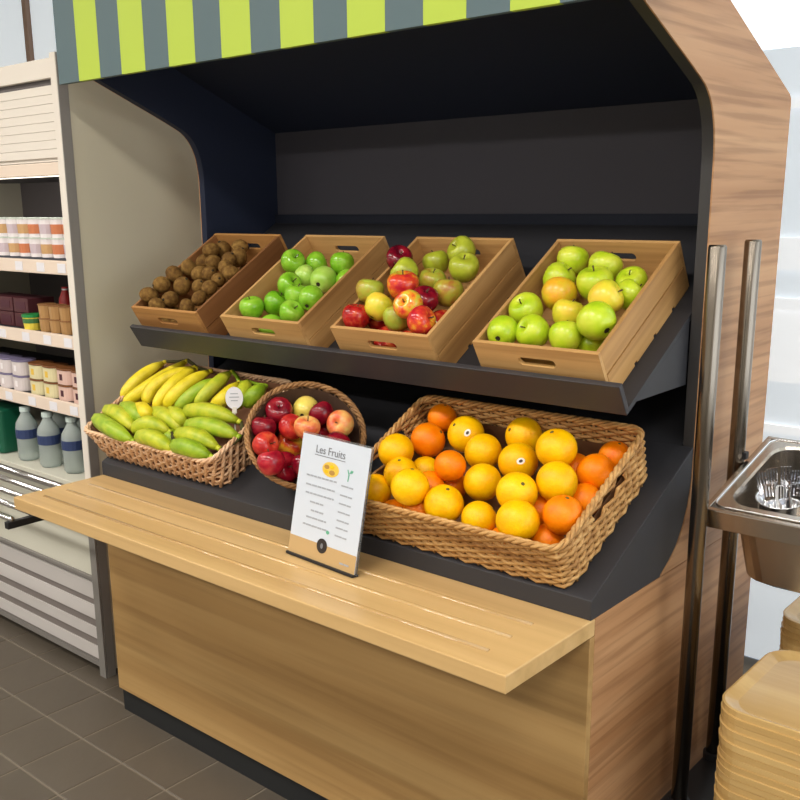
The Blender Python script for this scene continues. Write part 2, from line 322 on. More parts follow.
C1 = [ (0.167,0.285,0.089,0.0225,'k'), (0.103,0.270,0.086,0.0263,'k'), (0.106,0.230,0.113,0.0230,'k'), (0.203,0.236,0.086,0.0263,'k'), (0.216,0.195,0.106,0.0222,'k'), (0.076,0.212,0.083,0.0256,'k'), (0.128,0.203,0.087,0.0239,'k'), (0.074,0.153,0.102,0.0242,'k'), (0.239,0.157,0.106,0.0219,'k'), (0.281,0.136,0.106,0.0216,'k'), (0.120,0.148,0.087,0.0237,'k'), (0.166,0.147,0.089,0.0235,'k'), (0.072,0.101,0.117,0.0243,'k'), (0.221,0.128,0.085,0.0216,'k'), (0.070,0.049,0.117,0.0241,'k'), (0.106,0.084,0.089,0.0263,'k'), (0.173,0.091,0.085,0.0217,'k'), (0.223,0.088,0.087,0.0214,'k'), (0.073,-0.006,0.120,0.0238,'k'), (0.227,0.039,0.087,0.0212,'k'), (0.112,0.025,0.085,0.0246,'k'), (0.105,-0.018,0.096,0.0212,'k'), (0.218,-0.003,0.087,0.0212,'k'), (0.067,-0.021,0.034,0.0223,'k'), (0.112,-0.021,0.034,0.0223,'k'), (0.157,-0.021,0.034,0.0223,'k'), (0.201,-0.021,0.034,0.0223,'k'), (0.246,-0.021,0.034,0.0223,'k'), (0.291,-0.021,0.034,0.0223,'k'), (0.090,0.024,0.034,0.0223,'k'), (0.134,0.024,0.034,0.0223,'k'), (0.179,0.024,0.034,0.0223,'k'), (0.224,0.024,0.034,0.0223,'k'), (0.268,0.024,0.034,0.0223,'k'), (0.201,0.069,0.034,0.0223,'k'), (0.246,0.069,0.034,0.0223,'k'), (0.291,0.069,0.034,0.0223,'k'), (0.179,0.113,0.034,0.0223,'k'), (0.224,0.113,0.034,0.0223,'k'), (0.268,0.113,0.034,0.0223,'k'), (0.201,0.158,0.034,0.0223,'k'), (0.246,0.158,0.034,0.0223,'k'), (0.291,0.158,0.034,0.0223,'k'), (0.224,0.203,0.034,0.0223,'k'), (0.268,0.203,0.034,0.0223,'k'), (0.201,0.247,0.034,0.0223,'k'), (0.246,0.247,0.034,0.0223,'k'), (0.291,0.247,0.034,0.0223,'k') ]
OR = [ (1.038,0.305,0.085,0.0340,'o'), (1.471,0.304,0.058,0.0340,'o'), (1.404,0.255,0.052,0.0340,'o'), (1.077,0.161,0.052,0.0340,'y'), (1.169,0.134,0.052,0.0340,'o'), (1.159,0.083,0.091,0.0340,'o'), (1.467,0.175,0.052,0.0340,'o'), (1.169,0.021,0.079,0.0340,'o'), (1.395,0.120,0.052,0.0340,'o'), (1.453,0.049,0.052,0.0340,'o'), (1.127,0.270,0.081,0.0420,'y'), (1.262,0.298,0.080,0.0406,'y'), (1.049,0.228,0.082,0.0403,'o'), (1.388,0.234,0.120,0.0420,'y'), (1.028,0.145,0.112,0.0405,'y'), (1.201,0.226,0.080,0.0407,'y'), (1.297,0.215,0.081,0.0420,'y'), (1.193,0.126,0.121,0.0340,'o'), (1.464,0.238,0.071,0.0383,'o'), (1.077,0.092,0.101,0.0380,'y'), (1.257,0.136,0.082,0.0402,'y'), (1.430,0.154,0.108,0.0417,'y'), (1.029,0.046,0.080,0.0377,'y'), (1.374,0.097,0.116,0.0410,'y'), (1.166,0.025,0.142,0.0402,'y'), (1.233,0.034,0.104,0.0409,'y'), (1.486,0.076,0.105,0.0390,'o'), (1.310,0.038,0.081,0.0364,'y'), (1.414,0.030,0.111,0.0420,'y'), (1.090,0.020,0.047,0.0350,'o'), (1.370,0.020,0.047,0.0350,'o') ]
BAN = {
'back_yellow' : [
  [ (-0.034,0.154,0.095),(-0.021,0.223,0.115),(0.001,0.308,0.115) ],
  [ (0.006,0.131,0.095),(0.056,0.194,0.115),(0.085,0.327,0.115) ],
  [ (0.101,0.144,0.100),(0.097,0.206,0.125),(0.151,0.301,0.120) ],
  [ (0.148,0.134,0.100),(0.160,0.212,0.125),(0.167,0.296,0.120) ],
  [ (0.184,0.146,0.100),(0.208,0.209,0.125),(0.230,0.295,0.120) ],
],
'back_green' : [
  [ (0.227,0.148,0.095),(0.257,0.209,0.115),(0.284,0.271,0.115) ],
  [ (0.280,0.180,0.095),(0.299,0.241,0.115),(0.303,0.310,0.115) ],
  [ (0.353,0.182,0.100),(0.398,0.201,0.125),(0.381,0.267,0.120) ],
  [ (0.433,0.191,0.100),(0.440,0.232,0.125),(0.410,0.278,0.120) ],
  [ (0.459,0.211,0.100),(0.485,0.230,0.125),(0.483,0.272,0.120) ],
],
'front_left' : [
  [ (-0.035,0.049,0.100),(0.100,0.010,0.118),(0.203,-0.001,0.100) ],
  [ (-0.032,0.086,0.100),(0.085,0.062,0.118),(0.161,0.038,0.100) ],
  [ (0.019,0.111,0.100),(0.121,0.086,0.118),(0.166,0.071,0.100) ],
  [ (0.082,0.116,0.100),(0.155,0.097,0.118),(0.175,0.090,0.100) ],
],
'front_mid' : [
  [ (0.179,0.029,0.100),(0.223,0.053,0.118),(0.294,0.061,0.100) ],
  [ (0.214,0.013,0.100),(0.295,0.009,0.118),(0.375,0.001,0.100) ],
  [ (0.116,0.133,0.075),(0.230,0.107,0.105),(0.304,0.089,0.080) ],
  [ (0.180,0.153,0.075),(0.274,0.117,0.105),(0.297,0.115,0.080) ],
  [ (0.254,0.068,0.070),(0.298,0.055,0.080),(0.302,0.054,0.060) ],
],
'front_right' : [
  [ (0.277,0.141,0.100),(0.391,0.138,0.125),(0.486,0.149,0.100) ],
  [ (0.337,0.093,0.100),(0.438,0.093,0.118),(0.536,0.097,0.100) ],
  [ (0.338,0.055,0.100),(0.430,0.049,0.118),(0.511,0.045,0.100) ],
  [ (0.370,0.015,0.100),(0.445,0.006,0.118),(0.517,0.011,0.100) ],
],
}
RA = [ (0.689,0.341,1.018,0.0344,'d'),(0.722,0.398,1.015,0.0334,'y'),(0.782,0.393,1.015,0.0310,'d'),(0.839,0.398,0.997,0.0337,'p'),(0.690,0.288,0.986,0.0314,'v'),(0.741,0.329,0.988,0.0310,'o'),(0.799,0.325,0.995,0.0310,'p'),(0.760,0.428,0.965,0.0375,'c'),(0.730,0.254,0.958,0.0320,'o'),(0.712,0.355,0.937,0.0373,'m'),(0.759,0.282,0.901,0.0380,'c'),(0.779,0.227,0.928,0.0327,'c'),(0.795,0.370,0.933,0.0340,'c'),(0.822,0.292,0.914,0.0330,'d'),(0.865,0.359,0.956,0.0332,'d') ]

# ================================================================== the room
fl = struct(MB().box(-4, 4.6, -5, 1.86, -.06, -.0025).build('floor', 'grout'))
T = .1965; G = .0028
def tile_mesh():
    a = T/2-G; b = a-.002
    vs = [(-a, -a, -.006), (a, -a, -.006), (a, a, -.006), (-a, a, -.006), (-a, -a, -.0015), (a, -a, -.0015), (a, a, -.0015), (-a, a, -.0015), (-b, -b, 0), (b, -b, 0), (b, b, 0), (-b, b, 0)]
    fs = [(0, 1, 5, 4), (1, 2, 6, 5), (2, 3, 7, 6), (3, 0, 4, 7), (4, 5, 9, 8), (5, 6, 10, 9), (6, 7, 11, 10), (7, 4, 8, 11), (8, 9, 10, 11)]
    return vs, fs
tv, tf = tile_mesh()
tmb = MB(); tmb.add(tv, tf); tile_me = tmb.mesh('tile', MT['tile'])
far = MB()
for i in range(-21, 23):
    for j in range(-26, 9):
        x = .248+T*(i+.5); y = .107+T*(j+.5)
        if not (-3.95 < x-T/2 and x+T/2 < 4.58 and y+T/2 < 1.85): continue
        if -1.6 < x < 1.0 and -1.0 < y < .55: link_mesh('tile', tile_me, fl, (x, y, 0))
        else: far.add([(a+x, b+y, c) for a, b, c in tv], tf)
fo = far.build('tile_field', 'tile', fl); fo['kind'] = 'stuff'
struct(MB().box(-4, 4.6, -5, 1.95, CEIL, CEIL+.1).build('ceiling', 'ceiling'))
struct(MB().box(-4.1, -4, -5, 1.95, 0, CEIL).build('wall_left', 'wall'))
struct(MB().box(-4, 4.6, -5.1, -5, 0, CEIL).build('wall_front', 'wall'))
wr = struct(MB().box(4.6, 4.7, -5, -1.6, 0, CEIL).box(4.6, 4.7, -1.6, 1.89, 0, .5).box(4.6, 4.7, -1.6, 1.89, 2.5, CEIL).build('wall_right', 'wall'))
w3 = struct(MB().box(4.6, 4.66, -1.6, -1.54, .5, 2.5).box(4.6, 4.66, 1.79, 1.85, .5, 2.5).box(4.6, 4.66, -1.54, 1.79, .5, .56).box(4.6, 4.66, -1.54, 1.79, 2.44, 2.5).build('window_3', 'wall'))
for y0, y1 in ((-1.54, -.42), (-.42, .7), (.7, 1.79)): MB().box(4.63, 4.64, y0+.02, y1-.02, .56, 2.44).build('pane', 'pane_bright', w3)
YW = 1.80
struct(MB().box(-1.6, .3, YW, YW+.09, 0, CEIL).box(-4, -1.6, YW, YW+.09, 0, 1.2).build('wall_back', 'wall'))
w1 = struct(MB().box(.3, .34, YW-.01, YW+.06, 0, CEIL).box(4.5, 4.6, YW-.01, YW+.06, 0, CEIL).build('window_1', 'wall'))
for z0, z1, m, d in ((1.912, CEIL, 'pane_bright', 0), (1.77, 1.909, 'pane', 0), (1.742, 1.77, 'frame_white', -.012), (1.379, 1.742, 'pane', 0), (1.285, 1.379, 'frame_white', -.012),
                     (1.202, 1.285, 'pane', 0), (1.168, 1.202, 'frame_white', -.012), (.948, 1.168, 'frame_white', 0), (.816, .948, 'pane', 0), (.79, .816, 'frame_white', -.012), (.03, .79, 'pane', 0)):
    MB().box(.34, 4.5, YW+d, YW+.02, z0, z1).build('glowing_band', m, w1)
w2 = struct(MB().box(-4, -1.6, YW-.01, YW+.05, 1.2, 1.26).box(-1.66, -1.6, YW-.01, YW+.05, 1.26, CEIL).build('window_2', 'wall'))
for a, b in ((-4, -2.775), (-2.735, -1.66)): MB().box(a, b, YW+.01, YW+.02, 1.26, CEIL).build('pane', 'pane', w2)
MB().box(-2.785, -2.745, YW-.01, YW+.03, 1.26, CEIL).build('mullion', 'mullion', w2)
for k, (x, y) in enumerate(LAMPS):
    side = ['first', 'second', 'third', 'fourth'][k % 4]
    t = thing('ceiling_light', 'white ceiling panel light, %s from the left in the %s row' % (side, 'near' if y > -2 else 'rear'), 'ceiling light', (x, y, CEIL), group='ceiling panel lights')
    fm = MB()
    for b in ((-.5, .5, -.18, -.15), (-.5, .5, .15, .18), (-.5, -.47, -.15, .15), (.47, .5, -.15, .15)): fm.box(*b, -.03, 0)
    fm.build('frame', 'frwhite', t); MB().box(-.47, .47, -.15, .15, -.02, -.01).build('diffuser', 'lamp', t)

# ================================================================== the fruit stand
st = thing('fruit_display_stand', 'large oak fruit display stand with dark sloped shelves and a striped awning', 'display stand', (W/2, .6, 0))
def sp(mb, name, m, **k): return mb.build(name, m, st, world=True, **k)
YF, YB, HT = .277, 1.077, .75
sp(MB().box(.0, W, YF, YF+.018, .077, HT-.0345), 'front_panel', 'oak_front', bevel=.001)
sp(MB().box(.0, .018, YF+.018, YB, .077, HT), 'side_panel', 'oak_side', bevel=.001)
sp(MB().box(W-.018, W, YF+.018, YB, .077, HT), 'side_panel', 'oak_side', bevel=.001)
sp(MB().box(.018, W-.018, YF+.018, YB, HT-.02, HT), 'base_top', 'skirt')
sp(MB().box(.018, W-.018, YB-.018, YB, .077, HT-.02), 'base_back', 'oak_front')
sp(MB().box(.002, W-.002, YF+.012, YB-.02, 0, .0768), 'plinth', 'plinth')
lg = sp(MB().box(0, W, 0, YF+.018, HT-.034, HT), 'counter_ledge', 'oak', bevel=.0025)
for y in (.058, .128, .198):
    pr = [(.006*math.cos(a*math.pi/6)+y, HT-.0005+.0035*math.sin(a*math.pi/6)) for a in range(7)]
    MB().prism(pr, .06, W-.075).build('tray_strip', 'oak_gloss', lg, smooth=True)
prof = [(.563, .752), (.60, .772), (.632, .798), (.657, .832), (.675, .872), (.686, .92), (.69, .97), (.69, 1.55), (.688, 1.595), (.681, 1.635), (.667, 1.668), (.645, 1.696), (.612, 1.717), (.345, 1.831), (.345, 2.017), (1.066, 1.717), (1.075, 1.708), (1.077, 1.695), (1.077, .752)]
def chaikin(p):
    q = [p[0]]
    for u, v in zip(p, p[1:]): q += [(u[0]*.75+v[0]*.25, u[1]*.75+v[1]*.25), (u[0]*.25+v[0]*.75, u[1]*.25+v[1]*.75)]
    return q+[p[-1]]
prof = chaikin(chaikin(prof[:14]))+prof[14:]          # the curved front edge, smoothed
sp(MB().prism(prof, W-.026, W-.003), 'upright_core', 'edge')
sp(MB().prism(prof, W-.003, W), 'upright_panel', 'oak_side')
sp(MB().prism(prof, .003, .026), 'upright_core', 'navy')
sp(MB().prism(prof, 0, .003), 'upright_panel', 'oak_side')
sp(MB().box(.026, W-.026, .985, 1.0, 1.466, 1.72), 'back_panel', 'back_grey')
sp(MB().box(.026, W-.026, .972, 1.0, .752, 1.466), 'back_panel', 'back_black')  # lower back panel's shade painted in as a darker colour
sp(MB().prism([(.347, 1.985), (.985, 1.715), (1.06, 1.715), (1.06, 1.72), (.347, 2.014)], .026, W-.026), 'hood_lining', 'navy')
# awning
aw = sp(MB().box(-.116, W+.116, .333, .344, 1.829, 2.45), 'awning', 'slate')
x = -.116; k = 0
widths = [.098]+[.1, .0945]*12
while x < W+.116:
    b = min(x+widths[k], W+.116)
    MB().box(x, b, .318, .333, 1.827, 2.45).build('stripe', 'lime' if k % 2 else 'slate', aw, bevel=.0006)
    x = b; k += 1
# upper shelf (local slope frame) and lower tray
sh = bpy.data.objects.new('upper_shelf', MB().box(.012, 1.545, -.066, .219, -.012, -.001).mesh('upper_shelf', MT['black_sheet'])); COL.objects.link(sh)
sh.parent = st; sh.matrix_local = Matrix.Translation(-st.location) @ UPM
MB().box(.012, 1.545, -.079, -.066, -.012, .058).build('lip', 'lip', sh, bevel=.0015)
MB().box(.028, 1.545, .219, .55, -.012, -.001).build('shelf_rear', 'black_sheet', sh)
iv = UPM.inverted()
for xa, xb in ((.012, .02), (1.537, 1.545)):
    MB().prism([(.472, 1.128), (.688, 1.128), (.688, 1.257)], xa, xb).add([], []).build('gusset', 'black_sheet', sh).matrix_local = iv
MB().box(.02, 1.537, .474, .688, 1.126, 1.129).build('shelf_underside', 'back_black', sh).matrix_local = iv
tr = sp(MB().prism([(.279, .7505), (.279, .789), (.684, .9995), (.684, .925), (.672, .873), (.654, .835), (.629, .80), (.598, .775), (.563, .755), (.563, .7505)], .001, W-.001), 'lower_tray', 'black_sheet', bevel=.001)
sp(MB().prism([(.684, .9995), (.972, 1.149), (.972, .755), (.684, .755)], .028, W-.028), 'tray_rear', 'black_sheet')

# ================================================================== wooden crates
def make_crate(x0, label, mf, ms):
    t = thing('wooden_crate', label, 'crate', UPM @ Vector((x0, 0, 0)), (math.radians(UPA), 0, 0), 'wooden crates on the upper shelf')
    w_, h_, a, b, th = .286, .111, -.055, .320, .009
    hole = rrect(w_*.5-.042, w_*.5+.042, h_-.047, h_-.027, .009, 4)[::-1]
    holed([(0, 0), (w_, 0), (w_, h_), (0, h_)], hole, a, a+th, 'Y', 'front_board', mf, t)
    holed([(0, 0), (w_, 0), (w_, h_), (0, h_)], hole, b-th, b, 'Y', 'back_board', mf, t)
    for x in (0, w_-th):
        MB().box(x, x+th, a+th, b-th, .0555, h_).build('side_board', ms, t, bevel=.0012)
        o = MB()
        # lower side board with shallow notches along its foot
        ys = [a+th]; 
        for c in (.05, .14, .23): ys += [c, c+.012]
        ys.append(b-th); pts = []
        for q in range(0, len(ys), 2): pts += [(ys[q], .0), (ys[q+1], .0)] + ([(ys[q+1], .006), (ys[q+2], .006)] if q+2 < len(ys) else [])
        pts += [(b-th, .054), (a+th, .054)]
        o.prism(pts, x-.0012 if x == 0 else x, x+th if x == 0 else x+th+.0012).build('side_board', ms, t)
    for q in range(4):
        yq = a+th+q*(b-a-2*th)/4
        MB().box(th, w_-th, yq+.001, yq+(b-a-2*th)/4-.001, .003, .010).build('bottom_board', mf, t)
    return t
CR = [(.036, 'plywood crate of brown kiwis with shade-darkened sides, leftmost on the upper shelf', 'kiwi_crate', 'kiwi_crate_shaded_side'),
      (.423, 'plywood crate of small bright green apples, beside the kiwi crate', 'crate', 'crate_side'),
      (.815, 'plywood crate of red and green mixed apples', 'crate', 'crate_side'),
      (1.217, 'plywood crate of yellow-green apples, rightmost on the upper shelf', 'crate', 'crate_side')]
for c in CR: make_crate(*c)

# ================================================================== fruit
def apple_proto():
    p = [(0, -.76), (.1, -.80), (.28, -.86), (.52, -.80), (.76, -.58), (.93, -.22), (1, .12), (.95, .44), (.80, .68), (.58, .82), (.36, .84), (.18, .74), (.06, .60), (0, .56)]
    me = MB().lathe([(r*.034, z*.034) for r, z in p], 24).mesh('apple', MT['green_apple'], True)
    s = MB().tube([(0, 0, .018), (.001, 0, .026), (.004, .001, .034)], [.0014, .0012, .0018], 6).mesh('stem', MT['stem'], True)
    c = MB()
    for k in range(5):
        a = k*1.2566; ca, sa = math.cos(a), math.sin(a)
        c.add([(0, 0, -.0275), (.0022*ca-.0015*sa, .0022*sa+.0015*ca, -.0286), (.0065*ca, .0065*sa, -.0300), (.0022*ca+.0015*sa, .0022*sa-.0015*ca, -.0286)], [(0, 1, 2, 3)])
    c.lathe([(0, -.0256), (.005, -.0262), (.0055, -.0282), (0, -.0278)], 8)
    return me, s, c.mesh('calyx', MT['calyx'])
AP_ME, AP_ST, AP_CX = apple_proto()
AP_CACHE = {}
def apple(mk, pos, R, rot):
    if mk not in AP_CACHE:
        m = AP_ME.copy(); m.materials.clear(); m.materials.append(MT[mk]); AP_CACHE[mk] = m
    o = link_mesh('apple', AP_CACHE[mk], None, pos, rot); k = R/.034; o.scale = (k*random.uniform(.97, 1.03), k*random.uniform(.97, 1.03), k*random.uniform(.93, 1.04))
    link_mesh('stem', AP_ST, o); link_mesh('calyx', AP_CX, o)
    return o
KW_ME = MB().lathe([(r*.0235, z*.0235) for r, z in [(0, -1.14), (.16, -1.12), (.42, -1.02), (.7, -.78), (.9, -.42), (1, 0), (.9, .42), (.7, .78), (.42, 1.02), (.16, 1.13), (0, 1.15)]], 20).mesh('kiwi', MT['kiwi'], True)
KW_TIP = MB().lathe([(0, .024), (.0045, .0255), (.003, .0285), (0, .029)], 8).mesh('kiwi_tip', MT['calyx'], True)
def kiwi(pos, R, rot):
    o = link_mesh('kiwi', KW_ME, None, pos, rot); k = R/.0235; o.scale = (k, k*.96, k); link_mesh('kiwi_tip', KW_TIP, o); return o
OR_P = [(math.sin(math.pi*i/18), -math.cos(math.pi*i/18)*.965) for i in range(19)]
OR_P[0] = (0, -.93); OR_P[-1] = (0, .935)
OR_ME = {m: MB().lathe([(r*.04, z*.04) for r, z in OR_P], 28).mesh('orange', MT[m], True) for m in ('orange_deep', 'orange_yel')}
OR_BT = MB().lathe([(0, .0362), (.0042, .0368), (.0036, .0384), (.0015, .0392), (0, .0393)], 8).mesh('stem_button', MT['orange_navel'], True)
def patch(r0, name, m, k=1.0):
    mb = MB(); vs = [(0, 0, .0402*k)]
    for j in range(14):
        a = 2*math.pi*j/14; x, y = r0*math.cos(a), r0*.75*math.sin(a); vs.append((x, y, math.sqrt((.0400*k)**2-x*x-y*y)))
    mb.add(vs, [(0, 1+j, 1+(j+1) % 14) for j in range(14)]); return mb.mesh(name, MT[m], True)
ST_ME = patch(.0085, 'sticker', 'sticker', 1.004); SD_ME = patch(.004, 'sticker_print', 'sticker_dark', 1.012)
def orange(mk, pos, R, rot, sticker=False):
    o = link_mesh('orange', OR_ME[mk], None, pos, rot); k = R/.04; o.scale = (k, k, k)
    b = link_mesh('stem_button', OR_BT, o)
    if sticker:
        d = Matrix(o.rotation_euler.to_matrix()).inverted() @ Vector((.62, -.72, .30)).normalized()
        q = d.to_track_quat('Z', 'Y').to_euler()
        s = link_mesh('sticker', ST_ME, o, (0, 0, 0), q); link_mesh('sticker_print', SD_ME, s)
    return o
def rnd_rot(lean=70): return (math.radians(random.uniform(-20, lean)), math.radians(random.uniform(-25, lean*.7)), random.uniform(0, 6.28))
def row_names(items):
    """row (front to back) and place (left to right) of every fruit in its container"""
    vs = sorted(items, key=lambda t: t[1]); R = sum(t[3] for t in items)/len(items); rows = []
    for it in vs:
        if rows and it[1]-rows[-1][0][1] < 1.15*R: rows[-1].append(it)
        else: rows.append([it])
    out = {}
    for i, r in enumerate(rows):
        for j, it in enumerate(sorted(r, key=lambda t: t[0])):
            out[it] = (ORD[i], ORD[j], len(r), len(rows))
    return out
def fill(items, M_, make, word, where, cat, group):
    nm = row_names(items)
    for it in items:
        o = make(it, M_ @ Vector(it[:3]))
        r, p, n, nr = nm[it]
        row = 'front row' if r == 'first' else r+' row from front'
        tag(o, '%s in %s, %s, %s from left' % (word(it), where, row, p), cat, group)
AM = {'C4': {'g': 'golden_apple', 'y': 'yellow_apple', 'o': 'blush_apple'}, 'C3': {'r': 'red_apple', 'b': 'dull_apple', 'y': 'yellow_apple', 'd': 'dark_apple', 'g': 'olive_apple', 'm': 'mixed_apple'}, 'C2': {'g': 'green_apple', 'p': 'pale_apple'}}
fill(C4, UPM, lambda it, p: apple(AM['C4'][it[4]], p, it[3], rnd_rot(75)), lambda it: {'g': 'yellow-green apple', 'y': 'yellow apple', 'o': 'orange-blushed apple'}[it[4]], 'rightmost crate', 'apple', 'apples in the rightmost crate')
fill(C3, UPM, lambda it, p: apple(AM['C3'][it[4]], p, it[3], rnd_rot(80)), lambda it: {'r': 'red apple', 'b': 'brown-blushed green apple', 'y': 'yellow apple', 'd': 'dark red apple', 'g': 'olive green apple', 'm': 'red-yellow apple'}[it[4]], 'mixed apple crate', 'apple', 'apples in the mixed crate')
fill(C2, UPM, lambda it, p: apple(AM['C2'][it[4]], p, it[3], rnd_rot(75)), lambda it: {'g': 'bright green apple', 'p': 'pale green apple'}[it[4]], 'crate beside the kiwis', 'apple', 'green apples beside the kiwis')
fill(C1, UPM, lambda it, p: kiwi(p, it[3], (random.uniform(0, 3), random.uniform(0, 3), random.uniform(0, 3))), lambda it: 'brown kiwi', 'leftmost crate', 'kiwi', 'kiwis in the leftmost crate')
def mk_orange(it, p):
    s = any(abs(it[0]-a) < .012 and abs(it[1]-b) < .012 for a, b in STICK)
    return orange('orange_deep' if it[4] == 'o' else 'orange_yel', p, it[3], rnd_rot(80), s)
STICK = [(1.127, 0.27), (1.297, 0.215)]
fill(OR, LOM, mk_orange, lambda it: 'deep orange' if it[4] == 'o' else 'yellow-toned orange', 'wicker basket', 'orange', 'oranges in the wicker basket')

# ================================================================== baskets
def weave(perim, h, rows, n, rs, amp, mat_, parent, skip=None, stake_r=.0032, slant=0, liner=True, rim_r=.0065, stake_mat=None, lin_m='liner', rim_mat=None):
    """perim(s in 0..1, t in 0..1) -> (point, outward normal) on the basket wall"""
    def P(s, t, off):
        p, nn = perim(s % 1, t); return Vector((p[0]+nn[0]*off, p[1]+nn[1]*off, h*t))
    wv = MB()
    for j in range(rows):
        t = (j+.6)/(rows+.4); run = []
        for i in range(2*n+1):
            s = i/(2*n); off = amp*(1 if ((i//2+j) % 2 == 0) else -1) if i % 2 == 0 else 0
            if skip and skip(s % 1, t):
                if len(run) > 2: wv.tube(run, rs, 5)
                run = []
            else: run.append(P(s, t, off))
        if len(run) > 2: wv.tube(run, rs, 5, flat=.8)
    o = wv.build('weave', mat_, parent, smooth=True); o['kind'] = 'stuff'
    sk = MB()
    for i in range(n):
        s = i/n
        pts = [P(s+slant*t, t, 0) for t in (0, .33, .66, 1)]
        if skip and any(skip((s+slant*t) % 1, t) for t in (.7, .8)): pts = [P(s, t, 0) for t in (0, .3, .55)]
        sk.tube(pts, stake_r, 5)
    o = sk.build('stakes', stake_mat or mat_, parent, smooth=True); o['kind'] = 'stuff'
    for ph in (0, 1, 2):
        pts = []
        K = n*4
        for i in range(K):
            s = i/K; a = 2*math.pi*(i/8)+ph*2.094; p, nn = perim(s, 1); q = rim_r*.62
            pts.append(Vector((p[0]+nn[0]*q*math.cos(a), p[1]+nn[1]*q*math.cos(a), h+q*math.sin(a))))
        MB().tube(pts, rim_r*.62, 5, closed=True).build('rim_strand', rim_mat or mat_, parent, smooth=True)
    if liner:
        ln = MB(); K = 48; vs = []; fs = []
        for t in (0.02, .6 if skip else .97):
            for i in range(K): vs.append(P(i/K, t, -amp-rs-.001))
        fs = [(i, (i+1) % K, K+(i+1) % K, K+i) for i in range(K)]
        ln.add(vs, fs); ln.build('lining', lin_m, parent)
        fm = MB(); pts = [P(i/K, 0.02, -amp)[:2] for i in range(K)]
        fm.prism(pts, .0008, .006, 'Z').build('basket_floor', lin_m, parent)
def rect_perim(x0, x1, y0, y1, flare, r=.03):
    def f(s, t):
        e = flare*t; X0, X1, Y0, Y1 = x0-e, x1+e, y0-e, y1+e
        L1, L2, A = X1-X0-2*r, Y1-Y0-2*r, math.pi*r/2; tot = 2*(L1+L2+2*A); d = s*tot
        for (ln, kind, a) in ((L1, 's', 0), (A, 'c', 0), (L2, 's', 1), (A, 'c', 1), (L1, 's', 2), (A, 'c', 2), (L2, 's', 3), (A, 'c', 3)):
            if d <= ln or (a == 3 and kind == 'c'):
                if kind == 's':
                    return [((X0+r+d, Y0), (0, -1)), ((X1, Y0+r+d), (1, 0)), ((X1-r-d, Y1), (0, 1)), ((X0, Y1-r-d), (-1, 0))][a]
                an = -math.pi/2+a*math.pi/2+(d/ln)*math.pi/2; c = [(X1-r, Y0+r), (X1-r, Y1-r), (X0+r, Y1-r), (X0+r, Y0+r)][a]
                nn = (math.cos(an), math.sin(an)); return ((c[0]+r*nn[0], c[1]+r*nn[1]), nn)
            d -= ln
    return f
LR = (math.radians(LOA), 0, 0)
# oranges: x .972..1.532, v -.03..0.34
ob = thing('wicker_basket', 'large natural wicker basket heaped with oranges on the lower tray', 'basket', LOM @ Vector((1.251, .161, .0)), LR)
pf = rect_perim(-.272, .272, -.171, .171, .008)
def grip(s, t):
    p, nn = pf(s, t); return abs(nn[0]) > .9 and -.06 < p[1] < .07 and .62 < t < .82
weave(pf, .112, 13, 62, .0046, .0042, 'wicker', ob, grip)
# bananas
bb = thing('wicker_basket', 'rosy wicker basket of green and yellow bananas at the left end', 'basket', LOM @ Vector((.253, .160, .0)), LR)
weave(rect_perim(-.268, .268, -.155, .155, .014), .098, 7, 64, .0036, .0040, 'wicker_pink', bb, None, .0060, .030, lin_m='liner_rosy')
# round basket of red apples, leaning towards the customer
ax = Vector((.56, -.5, .66)).normalized(); rc = Vector((.776, .342, .974)); RH = .112
rb = thing('round_basket', 'round brown woven basket of red apples tipped forward behind the sign', 'basket', rc-ax*RH)
rb.rotation_euler = ax.to_track_quat('Z', 'Y').to_euler()
def rp(s, t):
    r = .092+.046*t; a = 2*math.pi*s; return ((r*math.cos(a), r*math.sin(a)), (math.cos(a), math.sin(a)))
weave(rp, RH, 13, 40, .0046, .0034, 'wicker_dark', rb, None, rim_r=.006, rim_mat=MT['wicker_rim'], lin_m='liner_dark')
RAM = {'d': ('dark_apple', 'dark red apple'), 'y': ('cream_apple', 'pale yellow apple'), 'p': ('peach_apple', 'peach-coloured apple'), 'v': ('dark_apple', 'dark red apple'), 'o': ('orange_apple', 'orange-red apple'), 'c': ('crimson_apple', 'crimson apple'), 'm': ('mixed_apple', 'red and yellow apple')}
ra = sorted(RA, key=lambda t: t[2]); cnt = {}
for it in sorted(RA, key=lambda t: -t[2]):
    mk, wd = RAM[it[4]]
    o = apple(mk, it[:3], it[3], rnd_rot(80)); cnt[wd] = cnt.get(wd, 0)+1
    tag(o, '%s in round basket, %s highest of its colour there' % (wd, ORD[cnt[wd]-1]) if cnt[wd] > 1 or sum(RAM[q[4]][1] == wd for q in RA) > 1 else '%s in round basket, the only one of its colour' % wd, 'apple', 'red apples in the round basket')

# ================================================================== bananas
def banana(pts, mk, parent, r=.0165):
    a, m, b = [Vector(p) for p in pts]; c = 2*m-(a+b)/2        # quadratic through the middle point
    L = 12; P_ = []; rs = []
    for i in range(L+1):
        t = i/L; P_.append((1-t)**2*a+2*t*(1-t)*c+t*t*b)
        rs.append(r*[.48, .80, .93, .99, 1.01, 1.02, 1.02, 1, .98, .92, .80, .58, .36][i])
    o = MB().tube(P_, rs, 7).build('banana', mk, parent, smooth=True)
    d = (P_[0]-P_[1]).normalized(); MB().tube([P_[0]-d*.001, P_[0]+d*.004, P_[0]+d*.007], [r*.36, r*.3, r*.16], 6).build('banana_tip', 'ban_tip', o, smooth=True)
    e = (P_[-1]-P_[-2]).normalized(); MB().tube([P_[-1]-e*.002, P_[-1]+e*.006, P_[-1]+e*.010], [r*.36, r*.32, r*.34], 6).build('banana_stalk', mk, o, smooth=True)
    return P_[-1]+e*.010
